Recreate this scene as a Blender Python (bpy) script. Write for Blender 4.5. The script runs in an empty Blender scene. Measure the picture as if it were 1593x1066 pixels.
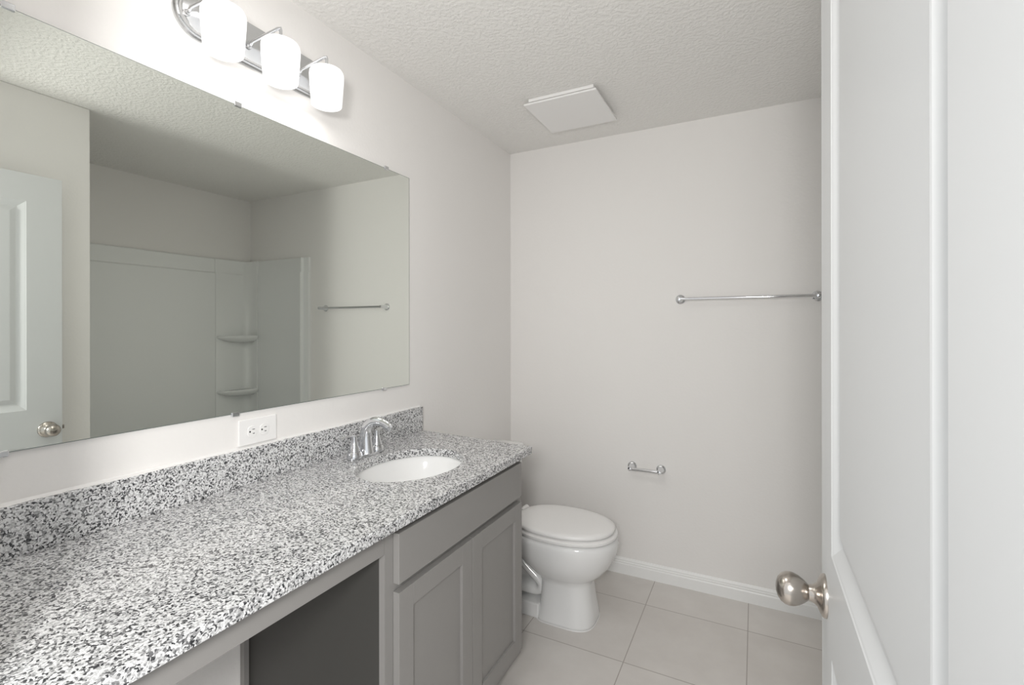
import bpy, bmesh, math, random
from mathutils import Vector, Matrix
random.seed(4)
PI = math.pi
C = bpy.context.scene.collection
sc = bpy.context.scene

# ------------------------------------------------------------------ camera
cam_d = bpy.data.cameras.new('camera')
cam = bpy.data.objects.new('camera', cam_d); C.objects.link(cam)
cam_d.sensor_width = 36.0; cam_d.sensor_fit = 'HORIZONTAL'
cam_d.lens = 743.23 / 1593 * 36
cam_d.shift_y = -(533 - 507.64) / 1593
cam_d.clip_start = 0.01
cam.matrix_world = (Matrix.Translation((1.3553, 0, 1.3704)) @ Matrix.Rotation(math.radians(26.955), 4, 'Z')
                    @ Matrix.Rotation(PI/2, 4, 'X') @ Matrix.Rotation(math.radians(-0.079), 4, 'Z'))
sc.camera = cam

# ------------------------------------------------------------------ world (bright rooms beyond the open doorway)
w = bpy.data.worlds.new('world'); sc.world = w; w.use_nodes = True
w.node_tree.nodes['Background'].inputs[0].default_value = (0.93, 0.97, 1.0, 1)
w.node_tree.nodes['Background'].inputs[1].default_value = 0.65
sc.view_settings.view_transform = 'Standard'; sc.view_settings.look = 'None'
sc.view_settings.gamma = 1.0; sc.view_settings.use_curve_mapping = False
sc.view_settings.exposure = 0.66
BULB_W = 0.13          # each of the three vanity bulbs
SHADE_E = 0.42

fl_d = bpy.data.lights.new('hall_fill', 'POINT'); fl_d.shadow_soft_size = 0.14; fl_d.energy = 50.0; fl_d.color = (1.0, 0.985, 0.96)  # added fill light behind the doorway, no real fixture there
fl_o = bpy.data.objects.new('hall_fill', fl_d); C.objects.link(fl_o); fl_o.location = (1.400, -0.42, 1.58)

cl_d = bpy.data.lights.new('ceiling_fill', 'AREA'); cl_d.shape = 'DISK'; cl_d.size = 0.40; cl_d.energy = 2.1; cl_d.color = (1.0, 0.98, 0.955)  # unseen fill added under the ceiling to even out the brightness
cl_o = bpy.data.objects.new('ceiling_fill', cl_d); C.objects.link(cl_o); cl_o.location = (0.60, 0.78, 2.41)

# ------------------------------------------------------------------ materials
def mat(name, col, rough=0.5, metal=0.0, **kw):
    m = bpy.data.materials.new(name); m.use_nodes = True
    b = m.node_tree.nodes['Principled BSDF']
    b.inputs['Base Color'].default_value = (*col, 1)
    b.inputs['Roughness'].default_value = rough
    b.inputs['Metallic'].default_value = metal
    for k, v in kw.items():
        b.inputs[k.replace('_', ' ')].default_value = v
    return m
def N(m, t, **kw):
    n = m.node_tree.nodes.new(t)
    for k, v in kw.items():
        if k in ('operation', 'blend_type', 'data_type', 'feature', 'distance', 'interpolation_type'): setattr(n, k, v)
        else: n.inputs[k].default_value = v
    return n
def lk(m, a, b): m.node_tree.links.new(a, b)
def bsdf(m): return m.node_tree.nodes['Principled BSDF']
def bump(m, scale, strength, dist=0.002, detail=3.0, lo=None):
    tc = N(m, 'ShaderNodeTexCoord'); nz = N(m, 'ShaderNodeTexNoise', Scale=scale, Detail=detail)
    lk(m, tc.outputs['Object'], nz.inputs['Vector'])
    src = nz.outputs['Fac']
    if lo:
        cr = N(m, 'ShaderNodeValToRGB'); cr.color_ramp.elements[0].position = lo[0]; cr.color_ramp.elements[1].position = lo[1]
        lk(m, src, cr.inputs['Fac']); src = cr.outputs['Color']
    bp = N(m, 'ShaderNodeBump', Strength=strength, Distance=dist)
    lk(m, src, bp.inputs['Height']); lk(m, bp.outputs['Normal'], bsdf(m).inputs['Normal'])
    return m

WALL = bump(mat('wall_paint', (0.90, 0.88, 0.86), 0.75), 95, 0.16, 0.003, 2.5)
CEIL = bump(mat('ceiling_knockdown', (0.90, 0.885, 0.86), 0.9), 70, 0.30, 0.006, 3.5, (0.42, 0.60))
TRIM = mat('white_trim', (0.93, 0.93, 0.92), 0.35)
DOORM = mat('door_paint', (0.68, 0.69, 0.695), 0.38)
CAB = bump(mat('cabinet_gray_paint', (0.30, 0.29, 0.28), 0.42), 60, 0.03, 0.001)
CABIN = mat('cabinet_side_shaded', (0.06, 0.058, 0.054), 0.5)  # cabinet gray darkened, knee-space shade put into the colour
CHROME = mat('chrome', (0.76, 0.77, 0.79), 0.08, 1.0)
PLATEM = mat('fixture_plate_metal', (0.62, 0.63, 0.64), 0.22, 1.0)
NICKEL = mat('satin_nickel', (0.50, 0.46, 0.42), 0.24, 1.0)
MIRROR = mat('mirror_silver', (0.855, 0.885, 0.84), 0.0, 1.0)
GLASSEDGE = mat('mirror_glass_edge', (0.10, 0.13, 0.12), 0.2)
PORC = mat('porcelain', (0.88, 0.88, 0.875), 0.10)
PLAST = mat('white_plastic', (0.93, 0.92, 0.91), 0.3)
ACRYL = mat('white_acrylic_surround', (0.90, 0.91, 0.90), 0.16)
DARK = mat('dark_slot', (0.02, 0.02, 0.02), 0.6)
CAULK = mat('white_caulk', (0.86, 0.85, 0.84), 0.5)
SHADE = mat('frosted_lit_glass', (0.92, 0.92, 0.92), 0.3)
bsdf(SHADE).inputs['Emission Color'].default_value = (1.0, 0.99, 0.985, 1)
bsdf(SHADE).inputs['Emission Strength'].default_value = SHADE_E
BULBM = mat('lit_bulb', (1, 1, 1), 0.4)
bsdf(BULBM).inputs['Emission Color'].default_value = (1, 0.98, 0.95, 1); bsdf(BULBM).inputs['Emission Strength'].default_value = 4

def granite():
    m = mat('speckled_granite', (0.6, 0.6, 0.6), 0.14)
    tc = N(m, 'ShaderNodeTexCoord')
    nz = N(m, 'ShaderNodeTexNoise', Scale=120.0, Detail=3.0)
    mx = N(m, 'ShaderNodeMix', data_type='VECTOR'); 
    lk(m, tc.outputs['Object'], nz.inputs['Vector'])
    sub = N(m, 'ShaderNodeVectorMath', operation='MULTIPLY_ADD')
    sub.inputs[1].default_value = (0.008, 0.008, 0.008)
    lk(m, nz.outputs['Color'], sub.inputs[0]); lk(m, tc.outputs['Object'], sub.inputs[2])
    def cells(scale):
        v = N(m, 'ShaderNodeTexVoronoi', Scale=scale); lk(m, sub.outputs[0], v.inputs['Vector'])
        sp = N(m, 'ShaderNodeSeparateColor'); lk(m, v.outputs['Color'], sp.inputs[0]); return sp.outputs
    a = cells(275.0); b = cells(450.0)
    r1 = N(m, 'ShaderNodeValToRGB'); e = r1.color_ramp; e.interpolation = 'LINEAR'
    e.elements[0].position = 0.0; e.elements[0].color = (0.035, 0.037, 0.042, 1)
    e.elements[1].position = 1.0; e.elements[1].color = (0.90, 0.90, 0.91, 1)
    for p, c in ((0.10, (0.06, 0.06, 0.065)), (0.22, (0.20, 0.20, 0.205)), (0.38, (0.46, 0.46, 0.465)), (0.56, (0.76, 0.76, 0.765))):
        x = e.elements.new(p); x.color = (*c, 1)
    lk(m, a[0], r1.inputs['Fac'])
    r2 = N(m, 'ShaderNodeValToRGB'); e = r2.color_ramp
    e.elements[0].position = 0.0; e.elements[0].color = (0.16, 0.16, 0.17, 1)
    e.elements[1].position = 0.45; e.elements[1].color = (1.0, 1.0, 1.0, 1)
    x = e.elements.new(0.2); x.color = (0.32, 0.32, 0.33, 1)
    lk(m, b[1], r2.inputs['Fac'])
    mix = N(m, 'ShaderNodeMixRGB', blend_type='MULTIPLY', Fac=0.42)
    lk(m, r1.outputs[0], mix.inputs[1]); lk(m, r2.outputs[0], mix.inputs[2])
    lk(m, mix.outputs[0], bsdf(m).inputs['Base Color'])
    return m
GRAN = granite()

def tile():
    m = mat('beige_floor_tile', (0.5, 0.45, 0.4), 0.32)
    tc = N(m, 'ShaderNodeTexCoord')
    sp = N(m, 'ShaderNodeSeparateXYZ'); lk(m, tc.outputs['Object'], sp.inputs[0])
    def groove(out, off, step):
        s = N(m, 'ShaderNodeMath', operation='SUBTRACT'); s.inputs[1].default_value = off; lk(m, out, s.inputs[0])
        d = N(m, 'ShaderNodeMath', operation='DIVIDE'); d.inputs[1].default_value = step; lk(m, s.outputs[0], d.inputs[0])
        r = N(m, 'ShaderNodeMath', operation='ROUND'); lk(m, d.outputs[0], r.inputs[0])
        e = N(m, 'ShaderNodeMath', operation='SUBTRACT'); lk(m, d.outputs[0], e.inputs[0]); lk(m, r.outputs[0], e.inputs[1])
        a = N(m, 'ShaderNodeMath', operation='ABSOLUTE'); lk(m, e.outputs[0], a.inputs[0])
        l = N(m, 'ShaderNodeMath', operation='LESS_THAN'); l.inputs[1].default_value = 0.0019 / step; lk(m, a.outputs[0], l.inputs[0])
        fl = N(m, 'ShaderNodeMath', operation='FLOOR'); lk(m, d.outputs[0], fl.inputs[0])
        return l.outputs[0], fl.outputs[0]
    gx, ix = groove(sp.outputs[0], 0.875, 0.4500)
    gy, iy = groove(sp.outputs[1], 2.390, 0.4500)
    g = N(m, 'ShaderNodeMath', operation='MAXIMUM'); lk(m, gx, g.inputs[0]); lk(m, gy, g.inputs[1])
    cb = N(m, 'ShaderNodeCombineXYZ'); lk(m, ix, cb.inputs[0]); lk(m, iy, cb.inputs[1])
    wn = N(m, 'ShaderNodeTexWhiteNoise'); lk(m, cb.outputs[0], wn.inputs['Vector'])
    n1 = N(m, 'ShaderNodeTexNoise', Scale=5.0, Detail=6.0, Roughness=0.6); lk(m, tc.outputs['Object'], n1.inputs['Vector'])
    ad = N(m, 'ShaderNodeMath', operation='MULTIPLY_ADD'); ad.inputs[1].default_value = 0.22; lk(m, wn.outputs['Value'], ad.inputs[0]); lk(m, n1.outputs['Fac'], ad.inputs[2])
    cr = N(m, 'ShaderNodeValToRGB'); e = cr.color_ramp
    e.elements[0].position = 0.35; e.elements[0].color = (0.68, 0.645, 0.615, 1)
    e.elements[1].position = 0.85; e.elements[1].color = (0.77, 0.74, 0.71, 1)
    lk(m, ad.outputs[0], cr.inputs['Fac'])
    mx = N(m, 'ShaderNodeMixRGB', blend_type='MIX'); lk(m, g.outputs[0], mx.inputs[0]); lk(m, cr.outputs[0], mx.inputs[1])
    mx.inputs[2].default_value = (0.44, 0.40, 0.37, 1)
    lk(m, mx.outputs[0], bsdf(m).inputs['Base Color'])
    bp = N(m, 'ShaderNodeBump', Strength=0.4, Distance=0.001); bp.invert = True
    lk(m, g.outputs[0], bp.inputs['Height']); lk(m, bp.outputs['Normal'], bsdf(m).inputs['Normal'])
    return m
TILE = tile()

# ------------------------------------------------------------------ mesh helpers
def obj(name, bm, m, parent=None, smooth=False, kind=None, label=None, bevel=0, mats=None):
    bmesh.ops.recalc_face_normals(bm, faces=bm.faces)
    me = bpy.data.meshes.new(name); bm.to_mesh(me); bm.free()
    for mm in (mats or [m]): me.materials.append(mm)
    if smooth:
        for p in me.polygons: p.use_smooth = True
        if smooth != 'all':
            me.set_sharp_from_angle(angle=math.radians(38))
    o = bpy.data.objects.new(name, me); C.objects.link(o)
    if bevel:
        md = o.modifiers.new('edge', 'BEVEL'); md.width = bevel; md.segments = 2; md.limit_method = 'ANGLE'; md.angle_limit = math.radians(40)
    if parent:
        o.parent = parent
        o.matrix_parent_inverse = Matrix.Translation(parent.location).inverted()
    if kind: o['kind'] = kind
    if label: o['label'] = label
    return o
def thing(name, label, cat, loc, group=None):
    o = bpy.data.objects.new(name, None); C.objects.link(o); o.location = loc
    o.empty_display_size = 0.05
    o['label'] = label; o['category'] = cat
    if group: o['group'] = group
    return o
def tag(o, label, cat): o['label'] = label; o['category'] = cat; return o

def box(bm, x0, x1, y0, y1, z0, z1, mi=0):
    v = [bm.verts.new((x, y, z)) for x in (x0, x1) for y in (y0, y1) for z in (z0, z1)]
    for f in ((0,1,3,2),(4,6,7,5),(0,4,5,1),(2,3,7,6),(0,2,6,4),(1,5,7,3)):
        fc = bm.faces.new([v[i] for i in f]); fc.material_index = mi
    return bm
def bx(*a): return box(bmesh.new(), *a)
def loops(bm, rings, cap0=True, cap1=True, closed=True):
    vs = [[bm.verts.new(p) for p in r] for r in rings]
    n = len(vs[0])
    for a, b in zip(vs, vs[1:]):
        for i in range(n if closed else n-1):
            j = (i+1) % n
            bm.faces.new((a[i], a[j], b[j], b[i]))
    if cap0: bm.faces.new(vs[0][::-1])
    if cap1: bm.faces.new(vs[-1])
    return vs
def lathe(bm, prof, origin, axis='Z', n=40, cap0=True, cap1=True, sx=1, sy=1):
    """prof: list of (r, h) along axis"""
    o = Vector(origin); rings = []
    for r, h in prof:
        ring = []
        for i in range(n):
            a = 2*PI*i/n; c, s = r*math.cos(a)*sx, r*math.sin(a)*sy
            if axis == 'Z': p = (c, s, h)
            elif axis == 'X': p = (h, c, s)
            else: p = (c, h, s)
            ring.append(o + Vector(p))
        rings.append(ring)
    loops(bm, rings, cap0, cap1)
    return bm
def tube(bm, pts, rad, n=14, cap=True, flat=None):
    """pts polyline, rad float or list; flat: list of (a,b) semi axes"""
    pts = [Vector(p) for p in pts]; rings = []
    up = Vector((0, 0, 1))
    prev = None
    for i, p in enumerate(pts):
        t = (pts[min(i+1, len(pts)-1)] - pts[max(i-1, 0)]).normalized()
        if prev is None:
            ref = up if abs(t.dot(up)) < 0.95 else Vector((0, 1, 0))
            s = t.cross(ref).normalized()
        else:
            s = (prev - t*prev.dot(t)).normalized()
        prev = s
        u = s.cross(t).normalized()
        if flat: a, b = flat[i]
        else: a = b = rad[i] if isinstance(rad, (list, tuple)) else rad
        rings.append([p + s*(a*math.cos(2*PI*k/n)) + u*(b*math.sin(2*PI*k/n)) for k in range(n)])
    loops(bm, rings, cap, cap)
    return bm
def smoothpts(pts, k=6):
    """catmull-rom"""
    P = [Vector(p) for p in pts]; out = []
    for i in range(len(P)-1):
        p0 = P[max(i-1, 0)]; p1 = P[i]; p2 = P[i+1]; p3 = P[min(i+2, len(P)-1)]
        for j in range(k):
            t = j/k
            out.append(0.5*((2*p1)+(p2-p0)*t+(2*p0-5*p1+4*p2-p3)*t*t+(3*p1-p0-3*p2+p3)*t**3))
    out.append(P[-1]); return out
def prism(bm, poly, axis, a0, a1, mi=0):
    """poly of 2D points in the plane normal to axis, extruded from a0 to a1"""
    def P(p, a):
        if axis == 'Z': return (p[0], p[1], a)
        if axis == 'Y': return (p[0], a, p[1])
        return (a, p[0], p[1])
    A = [bm.verts.new(P(p, a0)) for p in poly]; B = [bm.verts.new(P(p, a1)) for p in poly]
    n = len(poly)
    bm.faces.new(A); bm.faces.new(B[::-1])
    for i in range(n): bm.faces.new((A[i], B[i], B[(i+1) % n], A[(i+1) % n]))
    return bm

# ------------------------------------------------------------------ room
H = 2.44; D = 2.646; XR = 1.571; YA = 1.155; XA = 2.528; YF = 0.24; YF0 = 0.13
S = 'structure'
obj('floor', bx(-0.12, XA+0.12, -1.6, D+0.12, -0.1, 0), TILE, kind=S)
obj('ceiling', bx(-0.12, XA+0.12, YF0, D+0.12, H, H+0.1), CEIL, kind=S)
obj('wall_left', bx(-0.12, 0, YF0, D, 0, H), WALL, kind=S)
obj('wall_back', bx(-0.12, XA+0.12, D, D+0.12, 0, H), WALL, kind=S)
obj('wall_right', bx(XR, XA+0.12, YF0, YA, 0, H), WALL, kind=S, bevel=0.004)
obj('wall_alcove', bx(XA, XA+0.12, YA, D, 0, H), WALL, kind=S)
fw = bmesh.new(); box(fw, 0, 0.47, YF0, YF, 0, H); box(fw, 1.49, XR, YF0, YF, 0, H); box(fw, 0.47, 1.49, YF0, YF, 2.06, H)
obj('wall_front', fw, WALL, kind=S)

def base_prof(h=0.086):
    return [(0, 0), (0.0145, 0), (0.0145, h*0.62), (0.012, h*0.68), (0.012, h*0.76), (0.009, h*0.80), (0.009, h*0.88), (0.005, h*0.95), (0.003, h), (0, h)]
b = bmesh.new(); prism(b, [(D-p[0], p[1]) for p in base_prof()], 'X', 0.0, 1.775); obj('baseboard_back', b, TRIM, kind=S)
b = bmesh.new(); prism(b, [(p[0], p[1]) for p in base_prof()], 'Y', 1.69, D-0.0145); obj('baseboard_left', b, TRIM, kind=S)
b = bmesh.new(); prism(b, [(XR-p[0], p[1]) for p in base_prof()], 'Y', YF, YA); obj('baseboard_right', b, TRIM, kind=S)

# ------------------------------------------------------------------ door (open, standing along the right wall)
dx0, dx1, dy0, dy1, dz0, dz1 = 1.461, 1.496, 0.262, 1.009, 0.012, 2.035
door_bm = bmesh.new()
PAN = [(0.383, 0.889, 1.010, 1.915), (0.383, 0.889, 0.225, 0.850)]
NEST = [(0, 0), (0.002, 0.0012), (0.005, 0.0022), (0.026, 0.0115), (0.031, 0.0118), (0.049, 0.0050), (0.052, 0.0045)]
for side, xs, sg in ((0, dx0, 1), (1, dx1, -1)):
    ys = [dy0, 0.383, 0.889, dy1]; zs = [dz0, 0.225, 0.850, 1.010, 1.915, dz1]
    grid = {(i, j): door_bm.verts.new((xs, y, z)) for i, y in enumerate(ys) for j, z in enumerate(zs)}
    for i in range(3):
        for j in range(5):
            q = [grid[i, j], grid[i+1, j], grid[i+1, j+1], grid[i, j+1]]
            if i == 1 and j in (1, 3):
                prev = q
                y0, y1, z0, z1 = ys[1], ys[2], zs[j], zs[j+1]
                for ins, dep in NEST[1:]:
                    cur = [door_bm.verts.new((xs+sg*dep, yy, zz)) for yy, zz in ((y0+ins, z0+ins), (y1-ins, z0+ins), (y1-ins, z1-ins), (y0+ins, z1-ins))]
                    for k in range(4): door_bm.faces.new((prev[k], prev[(k+1) % 4], cur[(k+1) % 4], cur[k]))
                    prev = cur
                door_bm.faces.new(prev)
            else:
                door_bm.faces.new(q)
    if side == 0: g0 = grid
ys_n, zs_n = 4, 6
def strip(keys):
    for a, b2 in zip(keys, keys[1:]): door_bm.faces.new((g0[a], g0[b2], grid[b2], grid[a]))
strip([(0, j) for j in range(6)]); strip([(3, j) for j in range(6)])
strip([(i, 0) for i in range(4)]); strip([(i, 5) for i in range(4)])
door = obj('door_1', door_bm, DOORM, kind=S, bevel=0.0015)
ky, kz = 0.957, 0.915
for sg, xs in ((-1, dx0), (1, dx1)):
    r = bmesh.new()
    lathe(r, [(0.0345, 0), (0.0345, sg*0.003), (0.033, sg*0.006), (0.0285, sg*0.0085), (0.019, sg*0.0125), (0.0145, sg*0.018), (0.0125, sg*0.0245)], (xs, ky, kz), 'X', 44)
    ro = obj('rosette', r, NICKEL, door, smooth=True, label='satin nickel round rosette')
    k = bmesh.new()
    prof = [(0.0115, 0.018), (0.0115, 0.0235), (0.0135, 0.026), (0.0185, 0.0315), (0.0235, 0.039), (0.0265, 0.047), (0.0272, 0.053), (0.0262, 0.0595), (0.0225, 0.066), (0.0155, 0.071), (0.007, 0.0737), (0.0008, 0.0742)]
    lathe(k, [(a, sg*h) for a, h in prof], (xs, ky, kz), 'X', 44)
    if sg == -1:
        obj('door_knob', k, NICKEL, door, smooth='all', label='satin nickel egg shaped knob')
    else:
        k.free(); k = bmesh.new(); lathe(k, [(a, sg*h) for a, h in [(0.0115, 0.020), (0.0115, 0.026), (0.018, 0.031), (0.024, 0.040), (0.024, 0.047), (0.017, 0.056), (0.001, 0.059)]], (xs, ky, kz), 'X', 44)
        obj('door_knob', k, NICKEL, door, smooth='all', label='satin nickel egg shaped knob')
lt = bx(1.4725, 1.4845, dy1-0.0005, dy1+0.002, kz-0.028, kz+0.028); obj('latch_plate', lt, NICKEL, door, label='satin nickel latch plate')
lt = bx(1.4735, 1.4835, dy1+0.0015, dy1+0.012, kz-0.009, kz+0.009); obj('latch_bolt', lt, NICKEL, door, bevel=0.002, label='satin nickel latch bolt')
for z in (0.22, 1.02, 1.83):
    hb = bmesh.new(); lathe(hb, [(0.006, -0.045), (0.006, 0.045)], (dx1+0.004, dy0-0.004, z), 'Z', 14); obj('hinge', hb, NICKEL, door, smooth=True, label='satin nickel hinge knuckle')

# ------------------------------------------------------------------ wall mirror with clips
my0, my1, mz0, mz1 = 0.255, 1.6618, 1.1158, 2.0197
mr = thing('wall_mirror', 'large frameless rectangular mirror clipped to the wall above the granite vanity', 'mirror', (0, 0.96, mz0))
g = bx(0.0008, 0.0055, my0, my1, mz0, mz1)
for f in g.faces: f.material_index = 1
g.normal_update()
for f in g.faces:
    f.material_index = 0 if f.calc_center_median().x > 0.005 else 1
front = [f for f in g.faces if f.material_index == 0]
ins = bmesh.ops.inset_region(g, faces=front, thickness=0.0016)
for f in ins['faces']: f.material_index = 1
obj('mirror_glass', g, MIRROR, mr, mats=[MIRROR, GLASSEDGE])
for y in (0.400, 0.884, 1.517):
    c = bx(0.0005, 0.0095, y-0.011, y+0.011, mz1-0.006, mz1+0.009); obj('mirror_clip', c, CHROME, mr, bevel=0.002, label='small chrome mirror clip')
for y in (0.390, 0.875, 1.503):
    c = bx(0.0005, 0.0095, y-0.011, y+0.011, mz0-0.008, mz0+0.005); obj('mirror_clip', c, CHROME, mr, bevel=0.002, label='small chrome mirror clip')

# ------------------------------------------------------------------ vanity light
LZ = 2.215; LY = [0.786, 0.958, 1.129]; LX = 0.096
vl = thing('vanity_light', 'chrome three-shade vanity light on the wall above the large mirror, lit', 'light fixture', (0, 0.957, LZ))
def stadium(y0, y1, hz, zc, n=14, e=1.0):
    pts = []
    r = hz
    for k in range(n+1):
        a = -PI/2 + PI*k/n; pts.append((y1-r*e+r*e*math.cos(a), zc+hz*math.sin(a)))
    for k in range(n+1):
        a = PI/2 + PI*k/n; pts.append((y0+r*e+r*e*math.cos(a), zc+hz*math.sin(a)))
    return pts
bp_ = bmesh.new()
def ringat(x, ins): return [(x, y, z) for y, z in stadium(0.708+ins, 1.206-ins, 0.066-ins, LZ)]
loops(bp_, [ringat(0.0, 0), ringat(0.006, 0), ringat(0.011, 0.004), ringat(0.011, 0.010), ringat(0.020, 0.0135), ringat(0.022, 0.017)])
obj('backplate', bp_, PLATEM, vl, smooth=True)
for i, y in enumerate(LY):
    a = bmesh.new()
    ya = y - 0.053
    lathe(a, [(0.009, 0.020), (0.009, 0.025), (0.006, 0.030)], (0, ya, LZ-0.018), 'X', 20)
    tube(a, [(0.022, ya, LZ-0.018), (0.031, ya, LZ-0.017), (0.0345, ya+0.001, LZ-0.013), (0.0365, ya+0.003, LZ-0.006), (LX-0.005, y-0.005, LZ+0.043), (LX, y, LZ+0.045), (LX, y, LZ+0.040), (LX, y, 2.222)], 0.0048, 12)
    lathe(a, [(0.0048, 2.232), (0.013, 2.231), (0.020, 2.226), (0.022, 2.2185)], (LX, y, 0), 'Z', 24)
    arm = obj('arm', a, CHROME, vl, smooth=True, label='chrome arm')
    s = bmesh.new()
    prof = [(0.021, 2.2185), (0.040, 2.2175), (0.049, 2.214), (0.0532, 2.206), (0.0543, 2.197), (0.0536, 2.18), (0.0480, 2.101), (0.0462, 2.099), (0.0450, 2.102), (0.0506, 2.18), (0.0511, 2.197), (0.048, 2.208), (0.038, 2.2135), (0.021, 2.2145)]
    vs = loops(s, [[Vector((LX+r*math.cos(2*PI*k/48), y+r*math.sin(2*PI*k/48), h)) for k in range(48)] for r, h in prof + [prof[0]]], False, False)
    bmesh.ops.remove_doubles(s, verts=s.verts, dist=1e-6)
    obj('glass_shade', s, SHADE, vl, smooth='all', label='frosted white glass shade, glowing')
    bb = bmesh.new(); lathe(bb, [(0.012, 2.213), (0.012, 2.19), (0.021, 2.172), (0.025, 2.155), (0.021, 2.137), (0.010, 2.128), (0.001, 2.127)], (LX, y, 0), 'Z', 24)
    obj('bulb', bb, BULBM, vl, smooth='all')
    ld = bpy.data.lights.new('bulb_light', 'AREA'); ld.shape = 'DISK'; ld.size = 0.076; ld.energy = BULB_W; ld.color = (1.0, 0.965, 0.93)
    lo = bpy.data.objects.new('bulb_light', ld); C.objects.link(lo); lo.location = (LX, y, 2.098)
    lo.parent = vl; lo.matrix_parent_inverse = Matrix.Translation(vl.location).inverted()

# ------------------------------------------------------------------ exhaust fan
fan = thing('exhaust_fan', 'white square flat-panel exhaust fan cover on the ceiling', 'ceiling vent', (0.55, 2.21, H))
b = bx(0.405, 0.722, 2.040, 2.380, 2.424, H-0.0005); obj('flange', b, PLAST, fan, bevel=0.003)
b = bx(0.43, 0.70, 2.06, 2.36, 2.419, 2.4245); obj('inner_grille', b, DARK, fan, label='dark gap behind the cover')
b = bx(0.382, 0.735, 2.036, 2.393, 2.410, 2.4195); obj('cover_panel', b, PLAST, fan, bevel=0.003)

# ------------------------------------------------------------------ countertop with backsplash
ct_t, ct_b = 0.903, 0.875
SX, SY, SA, SB = 0.31, 1.2975, 0.1618, 0.2048
corners = [(0.0015, YF+0.002), (0.583, YF+0.002), (0.583, 1.690), (0.0015, 1.738)]
def rayout(a):
    d = (math.cos(a)*SA, math.sin(a)*SB); best = 1e9; n = 4
    for i in range(n):
        p, q = corners[i], corners[(i+1) % n]
        ex, ey = q[0]-p[0], q[1]-p[1]
        den = d[0]*ey - d[1]*ex
        if abs(den) < 1e-12: continue
        t = ((p[0]-SX)*ey - (p[1]-SY)*ex)/den
        u = ((p[0]-SX)*d[1] - (p[1]-SY)*d[0])/den
        if t > 0 and -1e-9 <= u <= 1+1e-9: best = min(best, t)
    return (SX+d[0]*best, SY+d[1]*best)
NA = 96
outer = [rayout(2*PI*k/NA) for k in range(NA)]
for c in corners:
    ac = math.atan2((c[1]-SY)/SB, (c[0]-SX)/SA) % (2*PI)
    outer[round(ac/(2*PI)*NA) % NA] = c
inner = [(SX+SA*math.cos(2*PI*k/NA), SY+SB*math.sin(2*PI*k/NA)) for k in range(NA)]
cb_ = bmesh.new()
L = [[cb_.verts.new((x, y, z)) for x, y in ring] for ring, z in ((inner, ct_b), (inner, ct_t), (outer, ct_t), (outer, ct_b))]
for q in range(4):
    A, B = L[q], L[(q+1) % 4]
    for k in range(NA): cb_.faces.new((A[k], A[(k+1) % NA], B[(k+1) % NA], B[k]))
top = obj('countertop', cb_, GRAN, bevel=0.0022)
tag(top, 'long speckled gray granite vanity countertop with an oval sink cutout', 'countertop')
bs = bx(0.0015, 0.0205, YF+0.002, 1.738, ct_t+0.0002, 1.009)
obj('backsplash', bs, GRAN, top, bevel=0.0015)
ck = bmesh.new()
# ragged bead of caulk / paint along the top of the backsplash
ring = []
n = 150
for i in range(n+1):
    y = YF+0.004 + (1.736-YF-0.004)*i/n
    wv = 0.013 + 0.0035*math.sin(i*0.21) + random.uniform(-0.0022, 0.0022)
    ring.append([(0.0006, y, 1.0088), (wv, y, 1.0088), (wv-0.001, y, 1.0100), (0.004, y, 1.0122), (0.0006, y, 1.0145)])
loops(ck, ring); obj('caulk_bead', ck, CAULK, top, label='white caulk line along the top of the backsplash')

# ------------------------------------------------------------------ sink
sk = thing('sink', 'white oval undermount sink basin set in the granite countertop', 'sink', (SX, SY, 0.72))
s = bmesh.new(); rings = []
for f, z in ((1.10, ct_b-0.001), (1.035, ct_b-0.001), (1.02, ct_b-0.004), (0.985, 0.850), (0.93, 0.815), (0.83, 0.780), (0.68, 0.755), (0.48, 0.740), (0.25, 0.733), (0.12, 0.731),
             (0.12, 0.722), (0.30, 0.722), (0.55, 0.730), (0.75, 0.745), (0.90, 0.772), (1.0, 0.812), (1.05, 0.850), (1.10, ct_b-0.012)):
    rings.append([(SX+SA*f*math.cos(2*PI*k/64), SY+SB*f*math.sin(2*PI*k/64), z) for k in range(64)])
rings.append(rings[0]); loops(s, rings, False, False); bmesh.ops.remove_doubles(s, verts=s.verts, dist=1e-6)
obj('basin', s, PORC, sk, smooth=True)
s = bmesh.new(); lathe(s, [(0.006, 0.7305), (0.020, 0.7315), (0.0255, 0.7345), (0.023, 0.7355), (0.018, 0.734), (0.016, 0.7375), (0.001, 0.7385)], (SX, SY, 0), 'Z', 32)
obj('drain', s, CHROME, sk, smooth=True, label='chrome drain')

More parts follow.
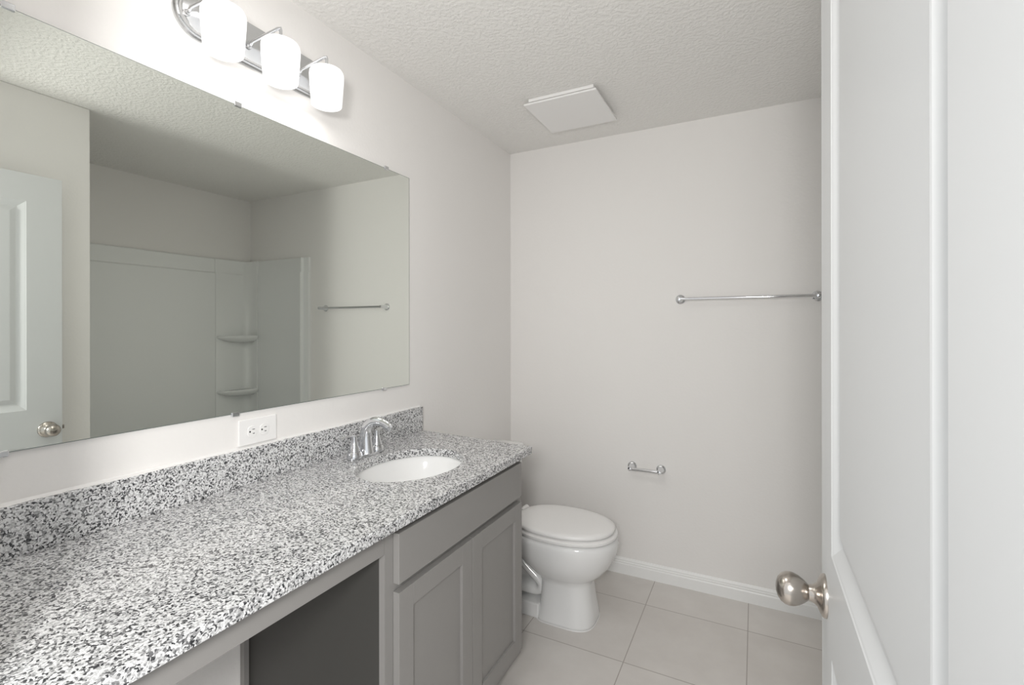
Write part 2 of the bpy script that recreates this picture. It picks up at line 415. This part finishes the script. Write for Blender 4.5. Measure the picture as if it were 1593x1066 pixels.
# ------------------------------------------------------------------ faucet
FX, FY, FZ = 0.098, 1.303, ct_t
fc = thing('faucet', 'chrome two-handle bathroom faucet behind the oval sink', 'faucet', (FX, FY, FZ))
b = bmesh.new()
loops(b, [[(FX-0.0+0.024*e*math.cos(2*PI*k/40), FY+0.078*e*math.sin(2*PI*k/40), z) for k in range(40)] for e, z in ((1, FZ+0.0003), (1, FZ+0.005), (0.94, FZ+0.009))])
obj('base_plate', b, CHROME, fc, smooth=True)
pts = smoothpts([(FX, FY, FZ+0.008), (FX-0.001, FY, FZ+0.035), (FX-0.002, FY, FZ+0.070), (FX+0.005, FY, FZ+0.100), (FX+0.028, FY, FZ+0.122), (FX+0.060, FY, FZ+0.128), (FX+0.092, FY, FZ+0.120), (FX+0.118, FY, FZ+0.106)], 6)
nn = len(pts)
fl = []
for i in range(nn):
    t = i/(nn-1)
    a = 0.0185*(1-t)**2 + 0.0135 + (0.002*max(0, t-0.6)/0.4)      # across (y)
    b_ = 0.0165*(1-t)**2 + 0.0105 - 0.003*max(0, t-0.5)/0.5
    if t > 0.97: a *= 0.85; b_ *= 0.75
    fl.append((a, b_))
b = bmesh.new(); tube(b, pts, 0, 24, True, fl); obj('spout', b, CHROME, fc, smooth='all')
for sg in (-1, 1):
    hy = FY + sg*0.056
    h = bmesh.new()
    lathe(h, [(0.0265, FZ+0.006), (0.0260, FZ+0.012), (0.0232, FZ+0.026), (0.0215, FZ+0.0275)], (FX, hy, 0), 'Z', 32)
    hb = obj('handle_base', h, CHROME, fc, smooth=True)
    h = bmesh.new()
    lathe(h, [(0.0205, FZ+0.0285), (0.0200, FZ+0.031), (0.0165, FZ+0.042), (0.0128, FZ+0.054), (0.0100, FZ+0.066), (0.0090, FZ+0.076), (0.0085, FZ+0.081), (0.001, FZ+0.084)], (FX, hy, 0), 'Z', 32)
    lp = smoothpts([(FX, hy, FZ+0.079), (FX-0.001, hy+sg*0.012, FZ+0.0825), (FX-0.003, hy+sg*0.032, FZ+0.0845), (FX-0.006, hy+sg*0.060, FZ+0.0830)], 4)
    m_ = len(lp); tube(h, lp, 0, 14, True, [(0.0068+0.0012*(i/(m_-1)), 0.0052-0.0020*(i/(m_-1))) for i in range(m_)])
    obj('lever_handle', h, CHROME, fc, smooth=True)
b = bmesh.new(); lathe(b, [(0.003, FZ+0.008), (0.003, FZ+0.052), (0.0065, FZ+0.055), (0.0065, FZ+0.062), (0.002, FZ+0.064)], (FX-0.030, FY, 0), 'Z', 16)
obj('drain_pull_rod', b, CHROME, fc, smooth=True)

# ------------------------------------------------------------------ vanity cabinet
vc = thing('vanity_cabinet', 'gray shaker vanity cabinet with open knee space under the granite countertop', 'cabinet', (0.27, 1.30, 0))
cf = 0.540   # front plane of the face frame
ca0, ca1, ctop = 0.908, 1.672, ct_b-0.0008
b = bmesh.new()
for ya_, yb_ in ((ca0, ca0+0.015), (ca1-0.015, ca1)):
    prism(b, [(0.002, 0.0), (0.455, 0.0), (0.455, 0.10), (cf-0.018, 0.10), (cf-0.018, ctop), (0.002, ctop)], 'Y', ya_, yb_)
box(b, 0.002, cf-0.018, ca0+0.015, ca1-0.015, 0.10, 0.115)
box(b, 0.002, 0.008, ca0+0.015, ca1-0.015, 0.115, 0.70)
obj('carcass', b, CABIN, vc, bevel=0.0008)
b = bmesh.new()
box(b, cf-0.018, cf, ca0, ca0+0.040, 0.10, ctop)
box(b, cf-0.018, cf, ca1-0.040, ca1, 0.10, ctop)
box(b, cf-0.018, cf, ca0+0.040, ca1-0.040, 0.843, ctop)
box(b, cf-0.018, cf, ca0+0.040, ca1-0.040, 0.690, 0.730)
box(b, cf-0.018, cf, ca0+0.040, ca1-0.040, 0.10, 0.155)
obj('face_frame', b, CAB, vc)
b = bx(0.002, 0.020, ca0-0.0165, ca0-0.0015, 0.0, 0.80); obj('wall_cleat', b, CAB, vc)
b = bx(cf-0.085, cf-0.070, ca0+0.015, ca1-0.015, 0.0, 0.0995); obj('toe_kick', b, CAB, vc)
b = bmesh.new(); box(b, cf-0.018, cf, YF+0.004, ca0-0.0005, 0.806, ctop); obj('apron', b, CAB, vc, bevel=0.001)
b = bx(cf+0.0008, cf+0.020, 0.938, 1.644, 0.722, 0.850); obj('drawer_front', b, CAB, vc, bevel=0.0012)
def shaker(y0, y1, z0, z1):
    st = 0.057; xb, xf, xp = cf+0.0008, cf+0.020, cf+0.0105
    b = bmesh.new()
    box(b, xb, xf, y0, y0+st, z0, z1); box(b, xb, xf, y1-st, y1, z0, z1)
    box(b, xb, xf, y0+st, y1-st, z0, z0+st); box(b, xb, xf, y0+st, y1-st, z1-st, z1)
    d = obj('cabinet_door', b, CAB, vc, bevel=0.0009)
    p = bx(xb+0.003, xp, y0+st-0.002, y1-st+0.002, z0+st-0.002, z1-st+0.002)
    obj('door_panel', p, CAB, d)
shaker(0.938, 1.2865, 0.140, 0.701)
shaker(1.2895, 1.644, 0.140, 0.701)

# ------------------------------------------------------------------ outlet
oy, oz = 0.9475, 1.055
ot = thing('wall_outlet', 'white duplex outlet mounted sideways between the mirror and the backsplash', 'outlet', (0, oy, oz))
b = bx(0.0003, 0.006, oy-0.0625, oy+0.0625, oz-0.0385, oz+0.0385); obj('cover_plate', b, PLAST, ot, bevel=0.0025)
for yc in (0.9275, 0.9665):
    pts = []
    for k in range(36):
        a = 2*PI*k/36; y = 0.0172*math.cos(a); z = 0.0172*math.sin(a)
        y = max(-0.0145, min(0.0145, y)); pts.append((yc+y, oz+z))
    b = bmesh.new(); prism(b, pts, 'X', 0.0058, 0.0080); rc = obj('receptacle', b, PLAST, ot, bevel=0.0006)
    s = bmesh.new()
    box(s, 0.0078, 0.0083, yc-0.0010, yc+0.0068, oz+0.0052, oz+0.0072)
    box(s, 0.0078, 0.0083, yc+0.0002, yc+0.0062, oz-0.0072, oz-0.0052)
    lathe(s, [(0.0026, 0.0078), (0.0026, 0.0083)], (0, yc-0.0085, oz), 'X', 16)
    obj('slot', s, DARK, rc, label='dark plug slots')
b = bmesh.new(); lathe(b, [(0.0028, 0.0055), (0.0026, 0.0068)], (0, oy, oz), 'X', 16); obj('screw', b, PLAST, ot)

# ------------------------------------------------------------------ towel bar and paper holder
def bar_set(name, label, cat, x0, x1, z, rr, stand, br, group=None):
    t = thing(name, label, cat, ((x0+x1)/2, D, z))
    for x, sg in ((x0, 1), (x1, -1)):
        b = bmesh.new()
        lathe(b, [(rr, -0.0003), (rr, -0.004), (rr*0.93, -0.007), (rr*0.70, -0.010), (rr*0.66, -0.014), (rr*0.56, -0.026), (rr*0.44, -stand+0.016), (rr*0.44, -stand-0.006), (rr*0.36, -stand-0.010), (0.001, -stand-0.0115)], (x, D, z), 'Y', 32)
        obj('post', b, CHROME, t, smooth=True)
    b = bmesh.new(); tube(b, [(x0, D-stand, z), (x1, D-stand, z)], br, 20); obj('bar', b, CHROME, t, smooth=True)
    return t
bar_set('towel_bar', 'long chrome towel bar on the back wall', 'towel bar', 1.006, 1.617, 1.510, 0.0250, 0.062, 0.0075)
bar_set('toilet_paper_holder', 'short chrome toilet paper holder low on the back wall, without a roll', 'toilet paper holder', 0.752, 0.906, 0.601, 0.0250, 0.060, 0.0092)

# ------------------------------------------------------------------ toilet
TY = 2.150
tl = thing('toilet', 'white two-piece toilet with closed lid beside the vanity cabinet', 'toilet', (0.40, TY, 0))
def egg(xb, xf, xc, hw, z, n=56, pf=2.2, pb=2.4):
    r = []
    for k in range(n):
        a = 2*PI*k/n; c, s = math.cos(a), math.sin(a)
        p = pf if c >= 0 else pb
        x = xc + (xf-xc if c >= 0 else xc-xb)*math.copysign(abs(c)**(2/p), c)
        y = TY + hw*math.copysign(abs(s)**(2/p), s)
        r.append((x, y, z))
    return r
b = bmesh.new()
loops(b, [egg(0.430, 0.700, 0.56, 0.118, 0.0, pf=3.2, pb=5), egg(0.432, 0.702, 0.56, 0.116, 0.015, pf=3.2, pb=5), egg(0.440, 0.696, 0.56, 0.108, 0.05, pf=3.2, pb=5),
          egg(0.448, 0.685, 0.56, 0.101, 0.12, pf=3.0, pb=5), egg(0.448, 0.680, 0.56, 0.099, 0.175, pf=2.8, pb=4.5),
          egg(0.435, 0.684, 0.55, 0.103, 0.196, pf=2.5, pb=3.5), egg(0.405, 0.706, 0.54, 0.122, 0.212, pf=2.3, pb=2.8), egg(0.365, 0.738, 0.54, 0.147, 0.240),
          egg(0.325, 0.765, 0.54, 0.165, 0.275), egg(0.290, 0.784, 0.54, 0.176, 0.315), egg(0.262, 0.795, 0.54, 0.181, 0.350), egg(0.245, 0.797, 0.54, 0.182, 0.375),
          egg(0.240, 0.792, 0.54, 0.179, 0.389), egg(0.248, 0.782, 0.54, 0.171, 0.397)])
bowl = obj('bowl', b, PORC, tl, smooth='all')
# rear body: foot slab, trapway hump and deck under the tank
b = bmesh.new()
loops(b, [[(x, TY+y, z) for x, y in ((0.13, -0.098), (0.45, -0.104), (0.45, 0.104), (0.13, 0.098))] for z in (0.0, 0.068)])
obj('foot', b, PORC, tl, bevel=0.006)
b = bmesh.new()
tp = smoothpts([(0.13, TY, 0.20), (0.20, TY, 0.285), (0.30, TY, 0.265), (0.38, TY, 0.205), (0.445, TY, 0.150), (0.43, TY, 0.112), (0.36, TY, 0.108), (0.28, TY, 0.112), (0.19, TY, 0.104)], 6)
tube(b, tp, 0, 22, True, [(0.080, 0.036)]*len(tp)); obj('trapway', b, PORC, tl, smooth='all')
b = bmesh.new()
loops(b, [[(x, TY+y, z) for x, y in ((0.06, -hw), (0.16, -hw-0.005), (0.30, -hw*0.9), (0.42, -0.075), (0.42, 0.075), (0.30, hw*0.9), (0.16, hw+0.005), (0.06, hw))] for hw, z in ((0.10, 0.270), (0.125, 0.31), (0.14, 0.355), (0.14, 0.372))])
obj('tank_deck', b, PORC, tl, bevel=0.006)
b = bmesh.new()
loops(b, [egg(0.305, 0.790, 0.54, 0.182, 0.4030), egg(0.302, 0.793, 0.54, 0.184, 0.406), egg(0.302, 0.793, 0.54, 0.184, 0.415), egg(0.310, 0.785, 0.54, 0.177, 0.4205)])
obj('seat', b, PLAST, tl, smooth=True)
b = bmesh.new()
loops(b, [egg(0.306, 0.779, 0.53, 0.173, 0.4275), egg(0.303, 0.782, 0.53, 0.175, 0.430), egg(0.303, 0.782, 0.53, 0.175, 0.438), egg(0.309, 0.776, 0.53, 0.170, 0.444), egg(0.33, 0.755, 0.53, 0.152, 0.4475), egg(0.42, 0.66, 0.53, 0.07, 0.4500)])
obj('lid', b, PLAST, tl, smooth='all')
for s_ in (-1, 1):
    b = bmesh.new(); lathe(b, [(0.014, -0.032), (0.016, -0.030), (0.016, 0.030), (0.014, 0.032)], (0.290, TY+s_*0.085, 0.421), 'Y', 20); obj('seat_hinge', b, PLAST, tl, smooth=True)
def rrect(x0, x1, y0, y1, r, z, n=6):
    p = []
    for cx, cy, a0 in ((x1-r, y1-r, 0), (x0+r, y1-r, PI/2), (x0+r, y0+r, PI), (x1-r, y0+r, 3*PI/2)):
        for k in range(n+1): p.append((cx+r*math.cos(a0+PI/2*k/n), cy+r*math.sin(a0+PI/2*k/n), z))
    return p
b = bmesh.new()
loops(b, [rrect(0.050, 0.205, TY-0.175, TY+0.175, 0.03, 0.374), rrect(0.040, 0.225, TY-0.190, TY+0.190, 0.035, 0.42), rrect(0.035, 0.232, TY-0.200, TY+0.200, 0.035, 0.60), rrect(0.035, 0.235, TY-0.203, TY+0.203, 0.035, 0.703)])
obj('tank', b, PORC, tl, smooth=True)
b = bmesh.new()
loops(b, [rrect(0.032, 0.240, TY-0.209, TY+0.209, 0.035, 0.7035), rrect(0.028, 0.244, TY-0.214, TY+0.214, 0.038, 0.709), rrect(0.028, 0.244, TY-0.214, TY+0.214, 0.038, 0.726), rrect(0.034, 0.238, TY-0.208, TY+0.208, 0.034, 0.734), rrect(0.045, 0.226, TY-0.197, TY+0.197, 0.03, 0.737)])
obj('tank_lid', b, PORC, tl, smooth=True)
b = bmesh.new()
lathe(b, [(0.012, 0.234), (0.012, 0.243), (0.007, 0.246)], (0, TY-0.14, 0.65), 'X', 18); tube(b, [(0.245, TY-0.14, 0.65), (0.25, TY-0.10, 0.646), (0.25, TY-0.06, 0.640)], [0.006, 0.005, 0.006], 12)
obj('flush_lever', b, CHROME, tl, smooth=True, label='chrome flush lever')
for s_ in (-1, 1):
    b = bmesh.new(); lathe(b, [(0.014, 0.068), (0.013, 0.078), (0.008, 0.085), (0.001, 0.087)], (0.30, TY+s_*0.088, 0), 'Z', 20); obj('bolt_cap', b, PLAST, tl, smooth=True)
b = bmesh.new(); loops(b, [egg(0.426, 0.7035, 0.56, 0.1215, 0.0004, pf=3.2, pb=5), egg(0.428, 0.7015, 0.56, 0.1195, 0.004, pf=3.2, pb=5)]); obj('caulk_line', b, CAULK, tl)

# ------------------------------------------------------------------ tub with wall surround in the alcove
tx0 = 1.785
tb = thing('bathtub_surround', 'white acrylic bathtub with wall surround and corner shelves in the alcove, seen in the mirror', 'bathtub', (tx0, 1.9, 0))
b = bmesh.new()
ZT = 0.42
rings = []
ro_ = [(tx0, YA+0.001), (XA-0.001, YA+0.001), (XA-0.001, D-0.001), (tx0, D-0.001)]
def rr(x0, x1, y0, y1, r, z): return rrect(x0, x1, y0, y1, r, z, 6)
loops(b, [rr(tx0+0.012, XA-0.002, YA+0.002, D-0.002, 0.01, 0), rr(tx0+0.012, XA-0.002, YA+0.002, D-0.002, 0.01, 0.36), rr(tx0, XA-0.002, YA+0.002, D-0.002, 0.012, 0.38), rr(tx0, XA-0.002, YA+0.002, D-0.002, 0.012, ZT),
          rr(tx0+0.075, XA-0.07, YA+0.08, D-0.10, 0.14, ZT), rr(tx0+0.09, XA-0.08, YA+0.10, D-0.12, 0.14, ZT-0.03), rr(tx0+0.13, XA-0.12, YA+0.20, D-0.18, 0.12, 0.12), rr(tx0+0.16, XA-0.15, YA+0.26, D-0.22, 0.10, 0.09)])
obj('tub', b, ACRYL, tb, smooth=True)
ZS = 1.918; ZB = 1.808
# long back panel: thick lower field, stepped top band
b = bmesh.new()
prism(b, [(XA-0.001, ZT+0.001), (XA-0.030, ZT+0.001), (XA-0.030, ZB-0.012), (XA-0.022, ZB-0.002), (XA-0.022, ZB), (XA-0.022, ZS-0.008), (XA-0.016, ZS), (XA-0.001, ZS)], 'Y', YA+0.032, 2.330)
obj('back_panel', b, ACRYL, tb, bevel=0.003)
# corner column, rounded into the end panel
b = bmesh.new()
def colpoly(t): 
    p = [(XA-0.001, 2.3305), (XA-t, 2.3305), (XA-t-0.006, 2.350)]
    R = 0.06
    for k in range(9):
        a = PI/2*k/8; p.append((XA-t-0.006-R+R*math.cos(a), D-0.038-R+R*math.sin(a)))
    p += [(XA-0.14, D-0.038), (XA-0.14, D-0.001), (XA-0.001, D-0.001)]
    return p
loops(b, [[(x, y, z) for x, y in colpoly(0.030)] for z in (ZT+0.001, ZB-0.010)] + [[(x, y, z) for x, y in colpoly(0.022)] for z in (ZB, ZS-0.006)] + [[(x, y, ZS) for x, y in colpoly(0.016)]])
obj('corner_panel', b, ACRYL, tb, smooth=True)
# far end panel on the back wall with front flange
b = bmesh.new()
prism(b, [(XA-0.1405, D-0.001), (XA-0.1405, D-0.030), (1.885, D-0.030), (1.872, D-0.038), (1.858, D-0.038), (1.848, D-0.018), (1.800, D-0.016), (1.796, D-0.022), (1.788, D-0.022), (1.785, D-0.001)], 'Z', ZT+0.001, ZB-0.006)
prism(b, [(XA-0.1405, D-0.001), (XA-0.1405, D-0.022), (1.885, D-0.022), (1.872, D-0.030), (1.858, D-0.030), (1.848, D-0.014), (1.800, D-0.012), (1.796, D-0.018), (1.788, D-0.018), (1.785, D-0.001)], 'Z', ZB-0.0055, ZS)
obj('end_panel', b, ACRYL, tb, smooth=True)
b = bmesh.new(); box(b, 1.785, XA-0.001, YA+0.001, YA+0.031, ZT+0.001, ZS); obj('end_panel', b, ACRYL, tb, bevel=0.004)
for z in (1.283, 0.840):
    b = bmesh.new(); rings = []
    for sc_, dz in ((0.55, -0.042), (0.78, -0.030), (0.95, -0.014), (1.0, -0.002), (1.0, 0.008), (0.97, 0.013), (0.90, 0.013), (0.86, 0.009)):
        r = []
        cx_, cy_ = XA-0.028, D-0.036
        for k in range(17):
            a = PI + PI/2*k/16; n_ = 2.6
            r.append((cx_ + 0.125*sc_*math.copysign(abs(math.cos(a))**(2/n_), math.cos(a)), cy_ + 0.275*sc_*math.copysign(abs(math.sin(a))**(2/n_), math.sin(a)), z+dz))
        r.append((cx_, cy_, z+dz)); rings.append(r)
    loops(b, rings); obj('corner_shelf', b, ACRYL, tb, smooth=True)
